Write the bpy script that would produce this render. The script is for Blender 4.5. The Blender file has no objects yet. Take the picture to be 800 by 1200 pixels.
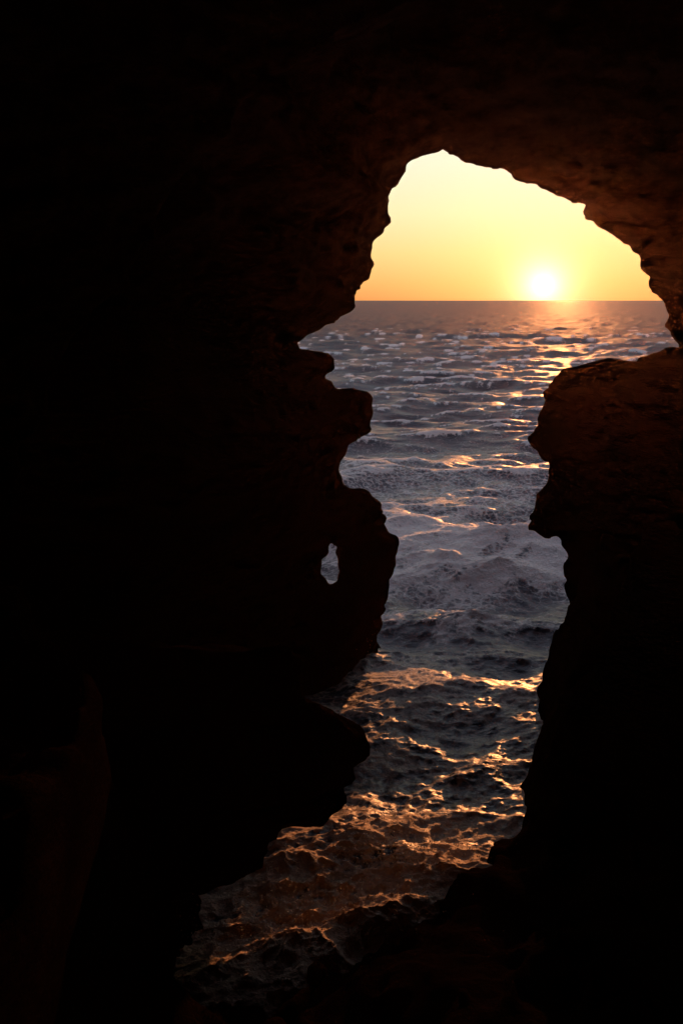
import bpy, math
import numpy as np
from mathutils import Vector
EYE = 4.0
SUN_AZ = math.radians(13.3); SUN_EL = math.radians(.95)
LAMP_AZ = math.radians(14.6); LAMP_EL = math.radians(3.5)

def smooth(t):
    t = np.clip(t, 0, 1); return t*t*(3-2*t)

# ------------------------------------------------------------------ rock field
def axis(segs):
    out = [segs[0][0]]
    for a, b, h in segs:
        n = max(1, int(round((b-a)/h)))
        out += list(a + (b-a)*(np.arange(1, n+1)/n))
    return np.array(out, np.float32)
xs = axis([(-6, -2.2, .12), (-2.2, -.9, .06), (-.9, 4.2, .03), (4.2, 7, .12)])
ys = axis([(-9, 1, .2), (1, 4, .07), (4, 8.6, .05), (8.6, 11.0, .035), (11, 13, .1)])
zs = axis([(-.8, -.1, .1), (-.1, 6.2, .03), (6.2, 9.0, .12)])

def W(c, s, off):
    p = (c - c[0])/s + off
    i = np.floor(p).astype(int); f = p - i
    n = i.max()+4
    M = np.zeros((len(c), n), np.float32)
    w = [(1-f)**3/6, (3*f**3-6*f**2+4)/6, (-3*f**3+3*f**2+3*f+1)/6, f**3/6]
    for q in range(4):
        M[np.arange(len(c)), i+q] = w[q]
    return M
def noise3(sx, sy, sz, seed):
    r = np.random.default_rng(seed)
    A, B, C = W(xs, sx, r.random()), W(ys, sy, r.random()), W(zs, sz, r.random())
    R = r.standard_normal((A.shape[1], B.shape[1], C.shape[1])).astype(np.float32)
    t = np.tensordot(C, R, (1, 2))
    t = np.tensordot(B, t, (1, 2))
    t = np.tensordot(A, t, (1, 2))
    return (t/ t.std()).astype(np.float32)

def sdpoly(P, X, Y):
    """signed distance, negative inside"""
    P = np.array(P, float); d = np.full(X.shape, 1e9); ins = np.zeros(X.shape, bool)
    for (ax, ay), (bx, by) in zip(P, np.roll(P, -1, 0)):
        ex, ey = bx-ax, by-ay; wx, wy = X-ax, Y-ay
        t = np.clip((wx*ex+wy*ey)/(ex*ex+ey*ey+1e-12), 0, 1)
        d = np.minimum(d, (wx-ex*t)**2+(wy-ey*t)**2)
        c = ((ay > Y) != (by > Y))
        xi = ax + (Y-ay)*ex/(ey if abs(ey) > 1e-9 else 1e-9)
        ins ^= c & (X < xi)
    d = np.sqrt(d)
    return np.where(ins, -d, d).astype(np.float32)

# cave mouth section in the wall (x, height above eye level) in centimetres
mouth = [(118,180),(130,169),(148,159),(160,155),(175,154),(190,149),(200,140),(215,130),(232,130),(250,122),
 (272,114),(286,110),(292,97),(305,84),(322,79),(335,70),(345,62),(353,62),(357,47),(363,27),(368,7),(378,-10),
 (385,-26),(392,-50),(396,-54),(375,-56),(360,-63),(345,-68),(320,-72),(290,-73),(265,-78),(252,-86),(240,-106),(235,-128),
 (228,-153),(223,-173),(230,-186),(242,-193),(240,-213),(232,-228),(228,-243),(214,-258),(218,-268),(235,-275),
 (252,-283),(261,-293),(263,-313),(260,-338),(263,-353),(262,-388),(262,-480),
 (38,-480),(37,-390),(45,-370),(53,-340),(59,-313),(63,-288),(62,-278),(47,-268),(45,-248),(45,-230),(30,-223),
 (0,-215),(-2,-198),(3,-178),(0,-166),(10,-160),(25,-158),(37,-148),(40,-133),(40,-118),(32,-106),(15,-100),
 (-10,-100),(-17,-88),(-10,-78),(-15,-66),(-30,-60),(-48,-56),(-50,-50),(-30,-36),(-10,-26),(5,-10),(13,2),(15,14),
 (30,27),(36,42),(34,67),(45,77),(58,92),(62,107),(60,130),(72,147),(78,160),(95,170),(110,176)]
mouth = [(x/100, EYE+z/100) for x, z in mouth]
hole = [(-12,-281),(-4,-287),(1,-308),(1,-332),(-9,-341),(-22,-337),(-28,-308),(-22,-291)]
hole = [(x/100, EYE+z/100) for x, z in hole]
X2, Z2 = np.meshgrid(xs, zs, indexing='ij')
sdO = np.minimum(sdpoly(mouth, X2, Z2), sdpoly(hole, X2, Z2))[:, None, :]
e = np.interp(ys, [-9, 0, 4, 5.5, 6.6, 7.6, 8.6, 9.3, 10, 10.5, 11.3, 13],
                  [3.2, 3.2, 2.2, 1.9, 1.7, 1.25, .72, .3, 0, .2, .9, 2.6]).astype(np.float32)[None, :, None]
X3 = xs[:, None, None]; Y3 = ys[None, :, None]; Z3 = zs[None, None, :]
f = sdO - e           # >0 rock
dist = np.abs(ys-10)[None, :, None]
big = np.clip(dist*.12, 0, .32)
f = f + big*noise3(1.5, 1.5, 1.1, 1) + np.clip(.02+dist*.04, 0, .13)*noise3(.7, .7, .28, 2)
# inner rib of the roof
rib = [(1.6,6.5),(.6,6.11),(.03,5.87),(-.42,5.6),(-.66,5.39),(-.9,5.09),(-1.11,4.82),(-1.38,4.43),(-1.7,4.0),(-2.2,3.0),(-2.4,1.6),(-7,1.6),(-7,10),(1.6,10)]
sdR = sdpoly(rib, X2, Z2)[:, None, :]
f = np.maximum(f, -(sdR + .55*np.abs(Y3-6)) + .04*noise3(.5,.5,.3,11))
# overhanging ledge
ledge = [(.209,1.151),(.165,1.217),(.044,1.261),(-.028,1.316),(-.11,1.399),(-.209,1.426),(-.275,1.536),(-.303,1.674),
 (-.385,1.767),(-.523,1.772),(-1.1,1.8),(-2.2,1.84),(-4.5,1.87),(-4.5,-.8),(-1.05,-.8),(-1.02,.106),(-.963,.227),(-.715,.255),
 (-.55,.381),(-.44,.519),(-.303,.629),(-.138,.667),(-.028,.739),(.055,.821),(.11,.931),(.165,1.041)]
sdL = sdpoly(ledge, X2, Z2)[:, None, :]
sh = np.where(ys < 5.5, .75*(5.5-ys), .5*(ys-5.5)).astype(np.float32)[None, :, None]
f = np.maximum(f, -(sdL + sh) + .022*noise3(.3, .3, .2, 12))
# low rocks round the pool (plan outline at water level)
pool = [(1.22,6.32),(1.42,6.65),(1.5,7.1),(1.75,7.6),(1.93,8.1),(1.98,8.7),(2.25,9.2),(2.6,9.7),(2.62,10.4),(3.6,12),(6,14),
 (-4,14),(-1.5,11.6),(.3,11),(.37,10.3),(.1,9.8),(-.1,9.2),(-.6,8.5),(-1.2,8),(-1.6,7.2),(-1.3,6.2),(-.98,5.73),(-.88,5.42),
 (-.8,5.08),(-.64,4.93),(-.41,4.98),(-.16,5.16),(0,5.25),(.343,5.38),(.516,5.6),(.657,5.93),(.905,6.18)]
XP, YP = np.meshgrid(xs, ys, indexing='ij')
sdW = sdpoly(pool, XP, YP)
k = .5 + 2.2*smooth((XP-1.1)/.5)*smooth((YP-5.6)/.8) + 1.6*smooth((-.9-XP)/.3)
cap = 2.3 - .0*XP
cap = np.where((YP > 6.3) & (XP > 0), .62 + .9*smooth((YP-7.2)/.9), cap)
cap = cap*(1-smooth((YP-9.2)/.6))
h = np.where(sdW > 0, np.minimum(cap, k*sdW), 2.0*sdW)
h = h - .05*(YP < 5.9)
low = (h[:, :, None] - Z3)*.6 + .018*noise3(.45,.45,.3,14) + .018*noise3(.2,.2,.14,15)
low = np.where(Y3 > 10.6, -1, low)
f = np.maximum(f, low.astype(np.float32))
f += .03*(np.abs(noise3(.3, .3, .13, 3))-.8) + .02*(np.abs(noise3(.15, .15, .08, 4))-.8) + .014*noise3(.075, .075, .06, 5)
ell = ((X3-.6)/5.2)**2 + ((Y3-2)/10.2)**2*(Y3 < 2) + ((Z3-3)/5.2)**2
f = np.maximum(f, ((ell-1)*2).astype(np.float32))
f = np.minimum(f, (12.2 - Y3 + .0*f))
f[0] = f[-1] = -1; f[:, 0] = f[:, -1] = -1; f[:, :, 0] = -1; f[:, :, -1] = -1

def surface_nets(F, xs, ys, zs):
    S = F > 0
    nx, ny, nz = F.shape
    c = [S[a:nx-1+a, b:ny-1+b, d:nz-1+d] for a in (0,1) for b in (0,1) for d in (0,1)]
    allin = c[0].copy(); anyin = c[0].copy()
    for q in c[1:]:
        allin &= q; anyin |= q
    act = anyin & ~allin
    I, J, K = np.nonzero(act)
    idx = np.full(act.shape, -1, np.int32); idx[I, J, K] = np.arange(len(I))
    pos = np.zeros((len(I), 3)); cnt = np.zeros(len(I))
    corners = [(a, b, d) for a in (0,1) for b in (0,1) for d in (0,1)]
    for A in corners:
        for ax in range(3):
            if A[ax]: continue
            B = list(A); B[ax] = 1
            fa = F[I+A[0], J+A[1], K+A[2]].astype(float); fb = F[I+B[0], J+B[1], K+B[2]].astype(float)
            m = (fa > 0) != (fb > 0)
            t = np.where(m, fa/np.where(m, fa-fb, 1), 0)
            pa = np.stack([xs[I+A[0]], ys[J+A[1]], zs[K+A[2]]], 1)
            pb = np.stack([xs[I+B[0]], ys[J+B[1]], zs[K+B[2]]], 1)
            pos += np.where(m[:, None], pa+(pb-pa)*t[:, None], 0); cnt += m
    pos /= cnt[:, None]
    faces = []
    for ax in range(3):
        sl0 = [slice(None)]*3; sl1 = [slice(None)]*3
        sl0[ax] = slice(0, -1); sl1[ax] = slice(1, None)
        d = S[tuple(sl0)] != S[tuple(sl1)]
        i, j, kk = np.nonzero(d)
        g = np.stack([i, j, kk], 1); o = [q for q in range(3) if q != ax]
        lim = np.array(act.shape)
        ok = (g[:, o[0]] > 0) & (g[:, o[1]] > 0) & (g[:, o[0]] < lim[o[0]]) & (g[:, o[1]] < lim[o[1]])
        g = g[ok]
        q = []
        for da, db in ((-1,-1),(0,-1),(0,0),(-1,0)):
            h_ = g.copy(); h_[:, o[0]] += da; h_[:, o[1]] += db
            q.append(idx[h_[:, 0], h_[:, 1], h_[:, 2]])
        q = np.stack(q, 1)
        sgn = S[g[:, 0], g[:, 1], g[:, 2]]
        if ax == 1: sgn = ~sgn
        q[~sgn] = q[~sgn][:, ::-1]
        faces.append(q)
    return pos, np.concatenate(faces)

def make_mesh(name, V, Q):
    me = bpy.data.meshes.new(name)
    me.vertices.add(len(V)); me.vertices.foreach_set('co', np.asarray(V, np.float32).ravel())
    me.loops.add(Q.size); me.loops.foreach_set('vertex_index', Q.ravel().astype(np.int32))
    n = Q.shape[1]
    me.polygons.add(len(Q)); me.polygons.foreach_set('loop_start', np.arange(0, Q.size, n, dtype=np.int32))
    me.update(calc_edges=True); me.validate()
    me.polygons.foreach_set('use_smooth', np.ones(len(me.polygons), bool))
    ob = bpy.data.objects.new(name, me); bpy.context.collection.objects.link(ob)
    return ob

V, Q = surface_nets(f.astype(np.float32), xs, ys, zs)
cave = make_mesh('sea_cave', V, Q)
del f

# ------------------------------------------------------------------ materials
def mat(name):
    m = bpy.data.materials.new(name); m.use_nodes = True
    nt = m.node_tree; nt.nodes.clear(); return m, nt
def N(nt, t, **kw):
    n = nt.nodes.new(t)
    for a, b in kw.items():
        if a.startswith('_'): setattr(n, a[1:], b)
        else: n.inputs[a.replace('_', ' ')].default_value = b
    return n
m, nt = mat('cave_rock_low_shade'); L = nt.links.new
tc = N(nt, 'ShaderNodeTexCoord')
mp = N(nt, 'ShaderNodeMapping'); mp.inputs['Scale'].default_value = (1, 1, 2.4)
L(tc.outputs['Object'], mp.inputs[0])
n1 = N(nt, 'ShaderNodeTexNoise', Scale=2.2, Detail=8, Roughness=.65); L(mp.outputs[0], n1.inputs[0])
n2 = N(nt, 'ShaderNodeTexNoise', Scale=11, Detail=6, Roughness=.7); L(mp.outputs[0], n2.inputs[0])
cr = N(nt, 'ShaderNodeValToRGB'); cr.color_ramp.elements[0].position = .3; cr.color_ramp.elements[1].position = .72
cr.color_ramp.elements[0].color = (.10, .05, .035, 1); cr.color_ramp.elements[1].color = (.30, .15, .10, 1)
L(n1.outputs[0], cr.inputs[0])
# shade put into the colour of the lower rock, lighter towards the roof
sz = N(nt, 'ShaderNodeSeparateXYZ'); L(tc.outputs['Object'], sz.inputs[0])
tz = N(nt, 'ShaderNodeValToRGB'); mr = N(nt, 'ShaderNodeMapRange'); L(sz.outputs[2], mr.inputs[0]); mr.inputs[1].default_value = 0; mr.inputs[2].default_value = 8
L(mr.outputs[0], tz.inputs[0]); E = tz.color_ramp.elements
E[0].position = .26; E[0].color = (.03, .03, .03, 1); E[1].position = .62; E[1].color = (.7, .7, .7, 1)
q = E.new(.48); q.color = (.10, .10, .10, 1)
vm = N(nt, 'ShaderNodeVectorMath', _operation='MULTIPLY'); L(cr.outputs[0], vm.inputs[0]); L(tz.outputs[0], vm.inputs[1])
b1 = N(nt, 'ShaderNodeBump', Strength=.8, Distance=.05); L(n2.outputs[0], b1.inputs['Height'])
p = N(nt, 'ShaderNodeBsdfPrincipled', Roughness=.8); p.inputs['Specular IOR Level'].default_value = 0
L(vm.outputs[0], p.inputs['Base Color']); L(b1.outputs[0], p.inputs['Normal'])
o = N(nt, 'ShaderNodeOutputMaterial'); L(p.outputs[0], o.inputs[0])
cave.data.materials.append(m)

# ------------------------------------------------------------------ sea
def patch(Lm, lp, std, power, seed, n=512, slope=3.6, wind=-1.45, chop=1.0, lmin=0.0):
    r = np.random.default_rng(seed)
    kx = np.fft.fftfreq(n, Lm/n)*2*np.pi
    KX, KY = np.meshgrid(kx, kx, indexing='ij'); K = np.hypot(KX, KY); K[0, 0] = 1
    kp = 2*np.pi/lp
    P = np.exp(-1.2*(kp/K)**2)*K**(-slope)
    if lmin: P *= np.exp(-(K*lmin/6.28)**2)
    cs = (KX*math.cos(wind)+KY*math.sin(wind))/K
    P *= np.abs(cs)**power + .04
    P[0, 0] = 0
    H = np.fft.fft2(r.standard_normal((n, n)))*np.sqrt(P)
    h = np.fft.ifft2(H).real; s = std/h.std()
    dx = np.fft.ifft2(-1j*KX/K*H).real*s*-chop; dy = np.fft.ifft2(-1j*KY/K*H).real*s*-chop
    g = Lm/n
    J = (np.roll(dx,-1,0)-np.roll(dx,1,0))/(2*g)+(np.roll(dy,-1,1)-np.roll(dy,1,1))/(2*g)
    if np.mean(J*h) > 0: dx, dy, J = -dx, -dy, -J
    return Lm, n, np.stack([h*s, dx, dy, J], -1).astype(np.float32)
def sample(pt, x, y, rot=0.0, ox=0, oy=0):
    Lm, n, A = pt
    c, s = math.cos(rot), math.sin(rot)
    u = ((c*x+s*y)/Lm+ox)*n; v = ((-s*x+c*y)/Lm+oy)*n
    i = np.floor(u); j = np.floor(v); fu = (u-i)[..., None]; fv = (v-j)[..., None]
    i = i.astype(np.int64) % n; j = j.astype(np.int64) % n; i2 = (i+1) % n; j2 = (j+1) % n
    r = (A[i, j]*(1-fu)+A[i2, j]*fu)*(1-fv)+(A[i, j2]*(1-fu)+A[i2, j2]*fu)*fv
    dx = c*r[..., 1]-s*r[..., 2]; dy = s*r[..., 1]+c*r[..., 2]
    return r[..., 0], dx, dy, r[..., 3]

t = np.concatenate([np.linspace(1.0, .015, 1000), np.geomspace(.015, .0002, 100)[1:]])
yr = EYE/t
nc = 640
u = np.linspace(-1, 1, nc); u = .5*u + .5*u**3
Yg = np.repeat(yr[:, None], nc, 1)
Xg = u[None, :]*(2.6+1.0*yr[:, None]) + .14*yr[:, None]
A = patch(47, 6.5, .10, 3, 21, chop=.9, lmin=.8)
B = patch(11.3, 1.5, .019, 1.8, 22, chop=.8, slope=3.8, lmin=.12)
C = patch(190, 13, .08, 4, 23, chop=1.0, lmin=1.5)
D = patch(3.7, .4, .0055, .6, 24, chop=.7, slope=3.1, lmin=.03)
a = sample(A, Xg, Yg, .08, .31, .12); b = sample(B, Xg, Yg, -.2, .1, .5)
c_ = sample(C, Xg, Yg, .1, .2, .2); d = sample(D, Xg, Yg, .5)
b2_ = sample(B, Xg*1.7, Yg*1.7, .9, .7, .2)
inside = smooth((11-Yg)/4)            # sheltered but churning water in the cave
churn = np.exp(-(((Xg+.1)/1.1)**2+((Yg-5.5)/.85)**2))
surf = np.exp(-((Yg-12.0)/3.4)**2)
far = 1-smooth((Yg-90)/200)
wa = (1-.62*inside)*(.25+.75*far); wb = 1+.1*surf-.2*inside+.5*churn; wc = smooth((Yg-25)/60)*(1-smooth((Yg-160)/300)); wd = .8+.3*surf+.2*inside+1.3*churn
fb = 1-smooth((Yg-30)/50); wb = wb*fb; wd = wd*(1-smooth((Yg-12)/14))
Zs = wa*a[0]+wb*b[0]+wc*c_[0]+wd*d[0]+.3*inside*b2_[0]
# low breaking surges rolling up the channel, and small froth lumps where the water churns
def surge(y0, w_, bend, amp): return amp*np.exp(-(((Yg-(y0+bend*Xg)-.18*np.sin(Xg*3.1+y0))/w_)**2))
lane = np.exp(-((Xg-.35)/.9)**2)
Zs += surge(5.3, .2, .45, .10)*churn + surge(6.15, .18, .35, .05)*lane + churn*(.06+.009*np.abs(b2_[0])/.019)
DX = wa*a[1]+wb*b[1]+wc*c_[1]+wd*d[1]; DY = wa*a[2]+wb*b[2]+wc*c_[2]+wd*d[2]
J = wa*a[3]+.7*wb*b[3]+.3*wd*d[3]
foam = .85*smooth((-J-.14)/.35)*(1-.2*inside) + .8*surf*smooth(.55+a[0]*3+b2_[0]*9) + .8*churn*smooth(.6+b2_[0]*14+d[0]*30) + .18*inside
foam += surge(5.3, .3, .45, .6)*np.sqrt(churn) + surge(6.1, .16, .35, .36)*lane + surge(7.25, .14, .25, .15)*lane + surge(12.0, .5, .15, .3)
foam += .24*np.exp(-((Yg-18)/6)**2)
foam += .55*np.exp(-(((Xg-.5)/.5)**2+((Yg-9.4)/.4)**2))
foam = np.clip(foam, 0, 1)*(1-smooth((Yg-70)/90))
Vw = np.stack([Xg+DX, Yg+DY, Zs], -1).reshape(-1, 3)
nr = len(yr); I = np.arange(nr*nc).reshape(nr, nc)
Qw = np.stack([I[:-1, :-1], I[:-1, 1:], I[1:, 1:], I[1:, :-1]], -1).reshape(-1, 4)
sea = make_mesh('sea', Vw, Qw)
at = sea.data.attributes.new('foam', 'FLOAT', 'POINT'); at.data.foreach_set('value', foam.ravel().astype(np.float32))

m, nt = mat('sea_water'); L = nt.links.new
geo = N(nt, 'ShaderNodeNewGeometry')
at = N(nt, 'ShaderNodeAttribute', _attribute_name='foam')
w1 = N(nt, 'ShaderNodeTexNoise', Scale=9, Detail=5, Roughness=.6, Distortion=.4); L(geo.outputs['Position'], w1.inputs[0])
w2 = N(nt, 'ShaderNodeTexNoise', Scale=1.1, Detail=6, Roughness=.6)
mp = N(nt, 'ShaderNodeMapping'); mp.inputs['Scale'].default_value = (.6, 1.4, 1); L(geo.outputs['Position'], mp.inputs[0]); L(mp.outputs[0], w2.inputs[0])
w3 = N(nt, 'ShaderNodeTexNoise', Scale=.22, Detail=8, Roughness=.68); L(mp.outputs[0], w3.inputs[0])
sy = N(nt, 'ShaderNodeSeparateXYZ'); L(geo.outputs['Position'], sy.inputs[0])
off = N(nt, 'ShaderNodeMapRange'); L(sy.outputs[1], off.inputs[0]); off.inputs[1].default_value = 14; off.inputs[2].default_value = 110; off.inputs[3].default_value = 0; off.inputs[4].default_value = 1
bb1 = N(nt, 'ShaderNodeBump', Strength=1, Distance=.014); L(w1.outputs[0], bb1.inputs['Height'])
bb2 = N(nt, 'ShaderNodeBump', Strength=1, Distance=.11); L(w2.outputs[0], bb2.inputs['Height']); L(bb1.outputs[0], bb2.inputs['Normal'])
bb3 = N(nt, 'ShaderNodeBump', Strength=1, Distance=.55); L(w3.outputs[0], bb3.inputs['Height']); L(bb2.outputs[0], bb3.inputs['Normal']); L(off.outputs[0], bb3.inputs['Strength'])
rg = N(nt, 'ShaderNodeMapRange'); L(off.outputs[0], rg.inputs[0]); rg.inputs[3].default_value = .40; rg.inputs[4].default_value = .70
fn = N(nt, 'ShaderNodeTexNoise', Scale=3.2, Detail=10, Roughness=.72, Distortion=1.6); L(geo.outputs['Position'], fn.inputs[0])
fn2 = N(nt, 'ShaderNodeTexNoise', Scale=16, Detail=6, Roughness=.75, Distortion=.5); L(geo.outputs['Position'], fn2.inputs[0])
fv = N(nt, 'ShaderNodeTexVoronoi', Scale=9, _feature='DISTANCE_TO_EDGE')
mx = N(nt, 'ShaderNodeMix', _data_type='VECTOR'); mx.inputs[0].default_value = .12
L(geo.outputs['Position'], mx.inputs[4]); L(fn.outputs['Color'], mx.inputs[5]); L(mx.outputs[1], fv.inputs[0])
ss = N(nt, 'ShaderNodeMapRange'); ss.inputs[1].default_value = .0; ss.inputs[2].default_value = .22; ss.inputs[3].default_value = .2; ss.inputs[4].default_value = 0
L(fv.outputs['Distance'], ss.inputs[0])
s1 = N(nt, 'ShaderNodeMath', _operation='ADD'); L(at.outputs['Fac'], s1.inputs[0]); L(fn.outputs[0], s1.inputs[1])
s2 = N(nt, 'ShaderNodeMath', _operation='ADD'); L(s1.outputs[0], s2.inputs[0]); L(ss.outputs[0], s2.inputs[1])
s3 = N(nt, 'ShaderNodeMath', _operation='MULTIPLY_ADD'); L(fn2.outputs[0], s3.inputs[0]); s3.inputs[1].default_value = .8; L(s2.outputs[0], s3.inputs[2])
fm = N(nt, 'ShaderNodeMapRange', _interpolation_type='SMOOTHSTEP'); fm.inputs[1].default_value = 1.12; fm.inputs[2].default_value = 1.5; fm.inputs[4].default_value = .95
L(s3.outputs[0], fm.inputs[0])
p = N(nt, 'ShaderNodeBsdfPrincipled', Base_Color=(.034, .036, .048, 1), IOR=1.333); L(bb3.outputs[0], p.inputs['Normal']); L(rg.outputs[0], p.inputs['Roughness'])
fbp = N(nt, 'ShaderNodeBump', Strength=1, Distance=.07); L(fn2.outputs[0], fbp.inputs['Height'])
# warm sunlight put into the foam colour inside the cave
fc = N(nt, 'ShaderNodeMix', _data_type='RGBA'); sd = N(nt, 'ShaderNodeMapRange'); L(sy.outputs[1], sd.inputs[0]); sd.inputs[1].default_value = 6.2; sd.inputs[2].default_value = 10
L(sd.outputs[0], fc.inputs[0]); fc.inputs[6].default_value = (.88, .62, .46, 1); fc.inputs[7].default_value = (.86, .83, .82, 1)
df = N(nt, 'ShaderNodeBsdfPrincipled', Roughness=.7); L(fbp.outputs[0], df.inputs['Normal']); L(fc.outputs[2], df.inputs['Base Color'])
df.inputs['Specular IOR Level'].default_value = .15
ms = N(nt, 'ShaderNodeMixShader'); L(fm.outputs[0], ms.inputs[0]); L(p.outputs[0], ms.inputs[1]); L(df.outputs[0], ms.inputs[2])
o = N(nt, 'ShaderNodeOutputMaterial'); L(ms.outputs[0], o.inputs[0])
sea.data.materials.append(m)

# ------------------------------------------------------------------ spray thrown up by the surge
r = np.random.default_rng(5)
import bmesh
bm = bmesh.new(); bmesh.ops.create_icosphere(bm, subdivisions=1, radius=1)
bv = np.array([v.co[:] for v in bm.verts]); bf = np.array([[v.index for v in q.verts] for q in bm.faces]); bm.free()
vs, fs = [], []
for (cx, cy, n, sx, sy_, hz) in ((.45, 5.95, 1400, .28, .15, .2), (-.2, 5.4, 1200, .4, .2, .12), (.5, 9.6, 60, .15, .2, .3)):
    for i in range(n):
        c = np.array([cx+r.normal()*sx, cy+r.normal()*sy_, .09+r.exponential(hz*.6)])
        s = r.uniform(.0012, .0048)*np.array([1, 1, r.uniform(1, 1.8)])
        fs.append(bf+len(vs)*len(bv)); vs.append(bv*s+c)
spray = make_mesh('sea_spray', np.concatenate(vs), np.concatenate(fs))
m, nt = mat('spray_water'); p = N(nt, 'ShaderNodeBsdfPrincipled', Base_Color=(.75, .75, .75, 1), Roughness=.3, IOR=1.333)
o = N(nt, 'ShaderNodeOutputMaterial'); nt.links.new(p.outputs[0], o.inputs[0]); spray.data.materials.append(m)

# ------------------------------------------------------------------ thin volume added inside the cave for the sun's veiling glow
bm = bmesh.new(); bmesh.ops.create_cube(bm, size=1)
me = bpy.data.meshes.new('glow_volume'); bm.to_mesh(me); bm.free()
glow_vol = bpy.data.objects.new('glow_volume', me); bpy.context.collection.objects.link(glow_vol)
glow_vol.scale = (12, 19, 8.2); glow_vol.location = (.5, 2.5, 4.4)
m, nt = mat('glow_volume')
v1 = N(nt, 'ShaderNodeVolumeScatter', Color=(1, .5, .35, 1), Density=.00025, Anisotropy=.9)
v2 = N(nt, 'ShaderNodeVolumeScatter', Color=(1, .4, .25, 1), Density=.00014, Anisotropy=.75)
va = N(nt, 'ShaderNodeAddShader'); nt.links.new(v1.outputs[0], va.inputs[0]); nt.links.new(v2.outputs[0], va.inputs[1])
o = N(nt, 'ShaderNodeOutputMaterial'); nt.links.new(va.outputs[0], o.inputs['Volume']); me.materials.append(m)

# ------------------------------------------------------------------ sky + sun
w = bpy.data.worlds.new('World'); bpy.context.scene.world = w; w.use_nodes = True
nt = w.node_tree; nt.nodes.clear(); L = nt.links.new
sky = N(nt, 'ShaderNodeTexSky', _sky_type='NISHITA', _sun_disc=False, _sun_elevation=LAMP_EL, _sun_rotation=SUN_AZ,
        _air_density=1.0, _dust_density=1.0, _ozone_density=1.0)
bg = N(nt, 'ShaderNodeBackground', Strength=.008); L(sky.outputs[0], bg.inputs[0])
def sdir(az, el): return Vector((math.sin(az)*math.cos(el), math.cos(az)*math.cos(el), math.sin(el)))
S = sdir(SUN_AZ, SUN_EL)
tc = N(nt, 'ShaderNodeTexCoord')
sp = N(nt, 'ShaderNodeSeparateXYZ'); L(tc.outputs['Generated'], sp.inputs[0])
cr = N(nt, 'ShaderNodeValToRGB'); L(sp.outputs[2], cr.inputs[0]); E = cr.color_ramp.elements
stops = [(0, (.66,.24,.09)), (.02, (.80,.36,.13)), (.055, (.88,.57,.24)), (.10, (.90,.75,.44)), (.16, (.86,.84,.64)), (.3, (.68,.70,.74)), (.5, (.48,.50,.64)), (1, (.28,.30,.43))]
E[0].position = 0; E[0].color = (*stops[0][1], 1); E[1].position = 1; E[1].color = (*stops[-1][1], 1)
for ps, c in stops[1:-1]:
    q = E.new(ps); q.color = (*c, 1)
az = N(nt, 'ShaderNodeMapRange'); L(sp.outputs[1], az.inputs[0]); az.inputs[1].default_value = -.6; az.inputs[2].default_value = .9; az.inputs[3].default_value = .3; az.inputs[4].default_value = 1
bg2 = N(nt, 'ShaderNodeBackground'); L(cr.outputs[0], bg2.inputs[0]); L(az.outputs[0], bg2.inputs[1])
dt = N(nt, 'ShaderNodeVectorMath', _operation='DOT_PRODUCT'); dt.inputs[1].default_value = S; L(tc.outputs['Generated'], dt.inputs[0])
ac = N(nt, 'ShaderNodeMath', _operation='ARCCOSINE'); L(dt.outputs['Value'], ac.inputs[0])
def glow(scale, pw, amp, col):
    a = N(nt, 'ShaderNodeMath', _operation='DIVIDE'); L(ac.outputs[0], a.inputs[0]); a.inputs[1].default_value = scale
    b = N(nt, 'ShaderNodeMath', _operation='POWER'); L(a.outputs[0], b.inputs[0]); b.inputs[1].default_value = pw
    c = N(nt, 'ShaderNodeMath', _operation='MULTIPLY'); L(b.outputs[0], c.inputs[0]); c.inputs[1].default_value = -1
    d = N(nt, 'ShaderNodeMath', _operation='EXPONENT'); L(c.outputs[0], d.inputs[0])
    e_ = N(nt, 'ShaderNodeMath', _operation='MULTIPLY'); L(d.outputs[0], e_.inputs[0]); e_.inputs[1].default_value = amp
    g = N(nt, 'ShaderNodeBackground', Color=col); L(e_.outputs[0], g.inputs['Strength']); return g
sh_ = bg
for gg in (bg2, glow(.020, 1.2, 2.0, (1, .90, .62, 1)), glow(.08, 1, .6, (1, .64, .22, 1)), glow(.22, 1, .05, (1, .66, .32, 1))):
    a1 = N(nt, 'ShaderNodeAddShader'); L(sh_.outputs[0], a1.inputs[0]); L(gg.outputs[0], a1.inputs[1]); sh_ = a1
o = N(nt, 'ShaderNodeOutputWorld'); L(sh_.outputs[0], o.inputs[0])

sl = bpy.data.lights.new('sun', 'SUN'); sl.energy = 3.3; sl.angle = math.radians(.5); sl.color = (1, .35, .11)
so = bpy.data.objects.new('sun', sl); bpy.context.collection.objects.link(so)
so.rotation_euler = (-sdir(LAMP_AZ, LAMP_EL)).to_track_quat('-Z', 'Y').to_euler()

# ------------------------------------------------------------------ camera
cam = bpy.data.cameras.new('camera'); co = bpy.data.objects.new('camera', cam); bpy.context.collection.objects.link(co)
cam.sensor_width = 36; cam.sensor_height = 36; cam.sensor_fit = 'VERTICAL'; cam.lens = 30
cam.shift_y = -248/1200; cam.clip_start = .05; cam.clip_end = 60000
co.location = (0, 0, EYE); co.rotation_euler = (math.pi/2, 0, 0)
sc = bpy.context.scene; sc.camera = co
sc.view_settings.view_transform = 'Standard'; sc.view_settings.look = 'None'; sc.view_settings.exposure = 0
print('verts', len(V), len(Vw))
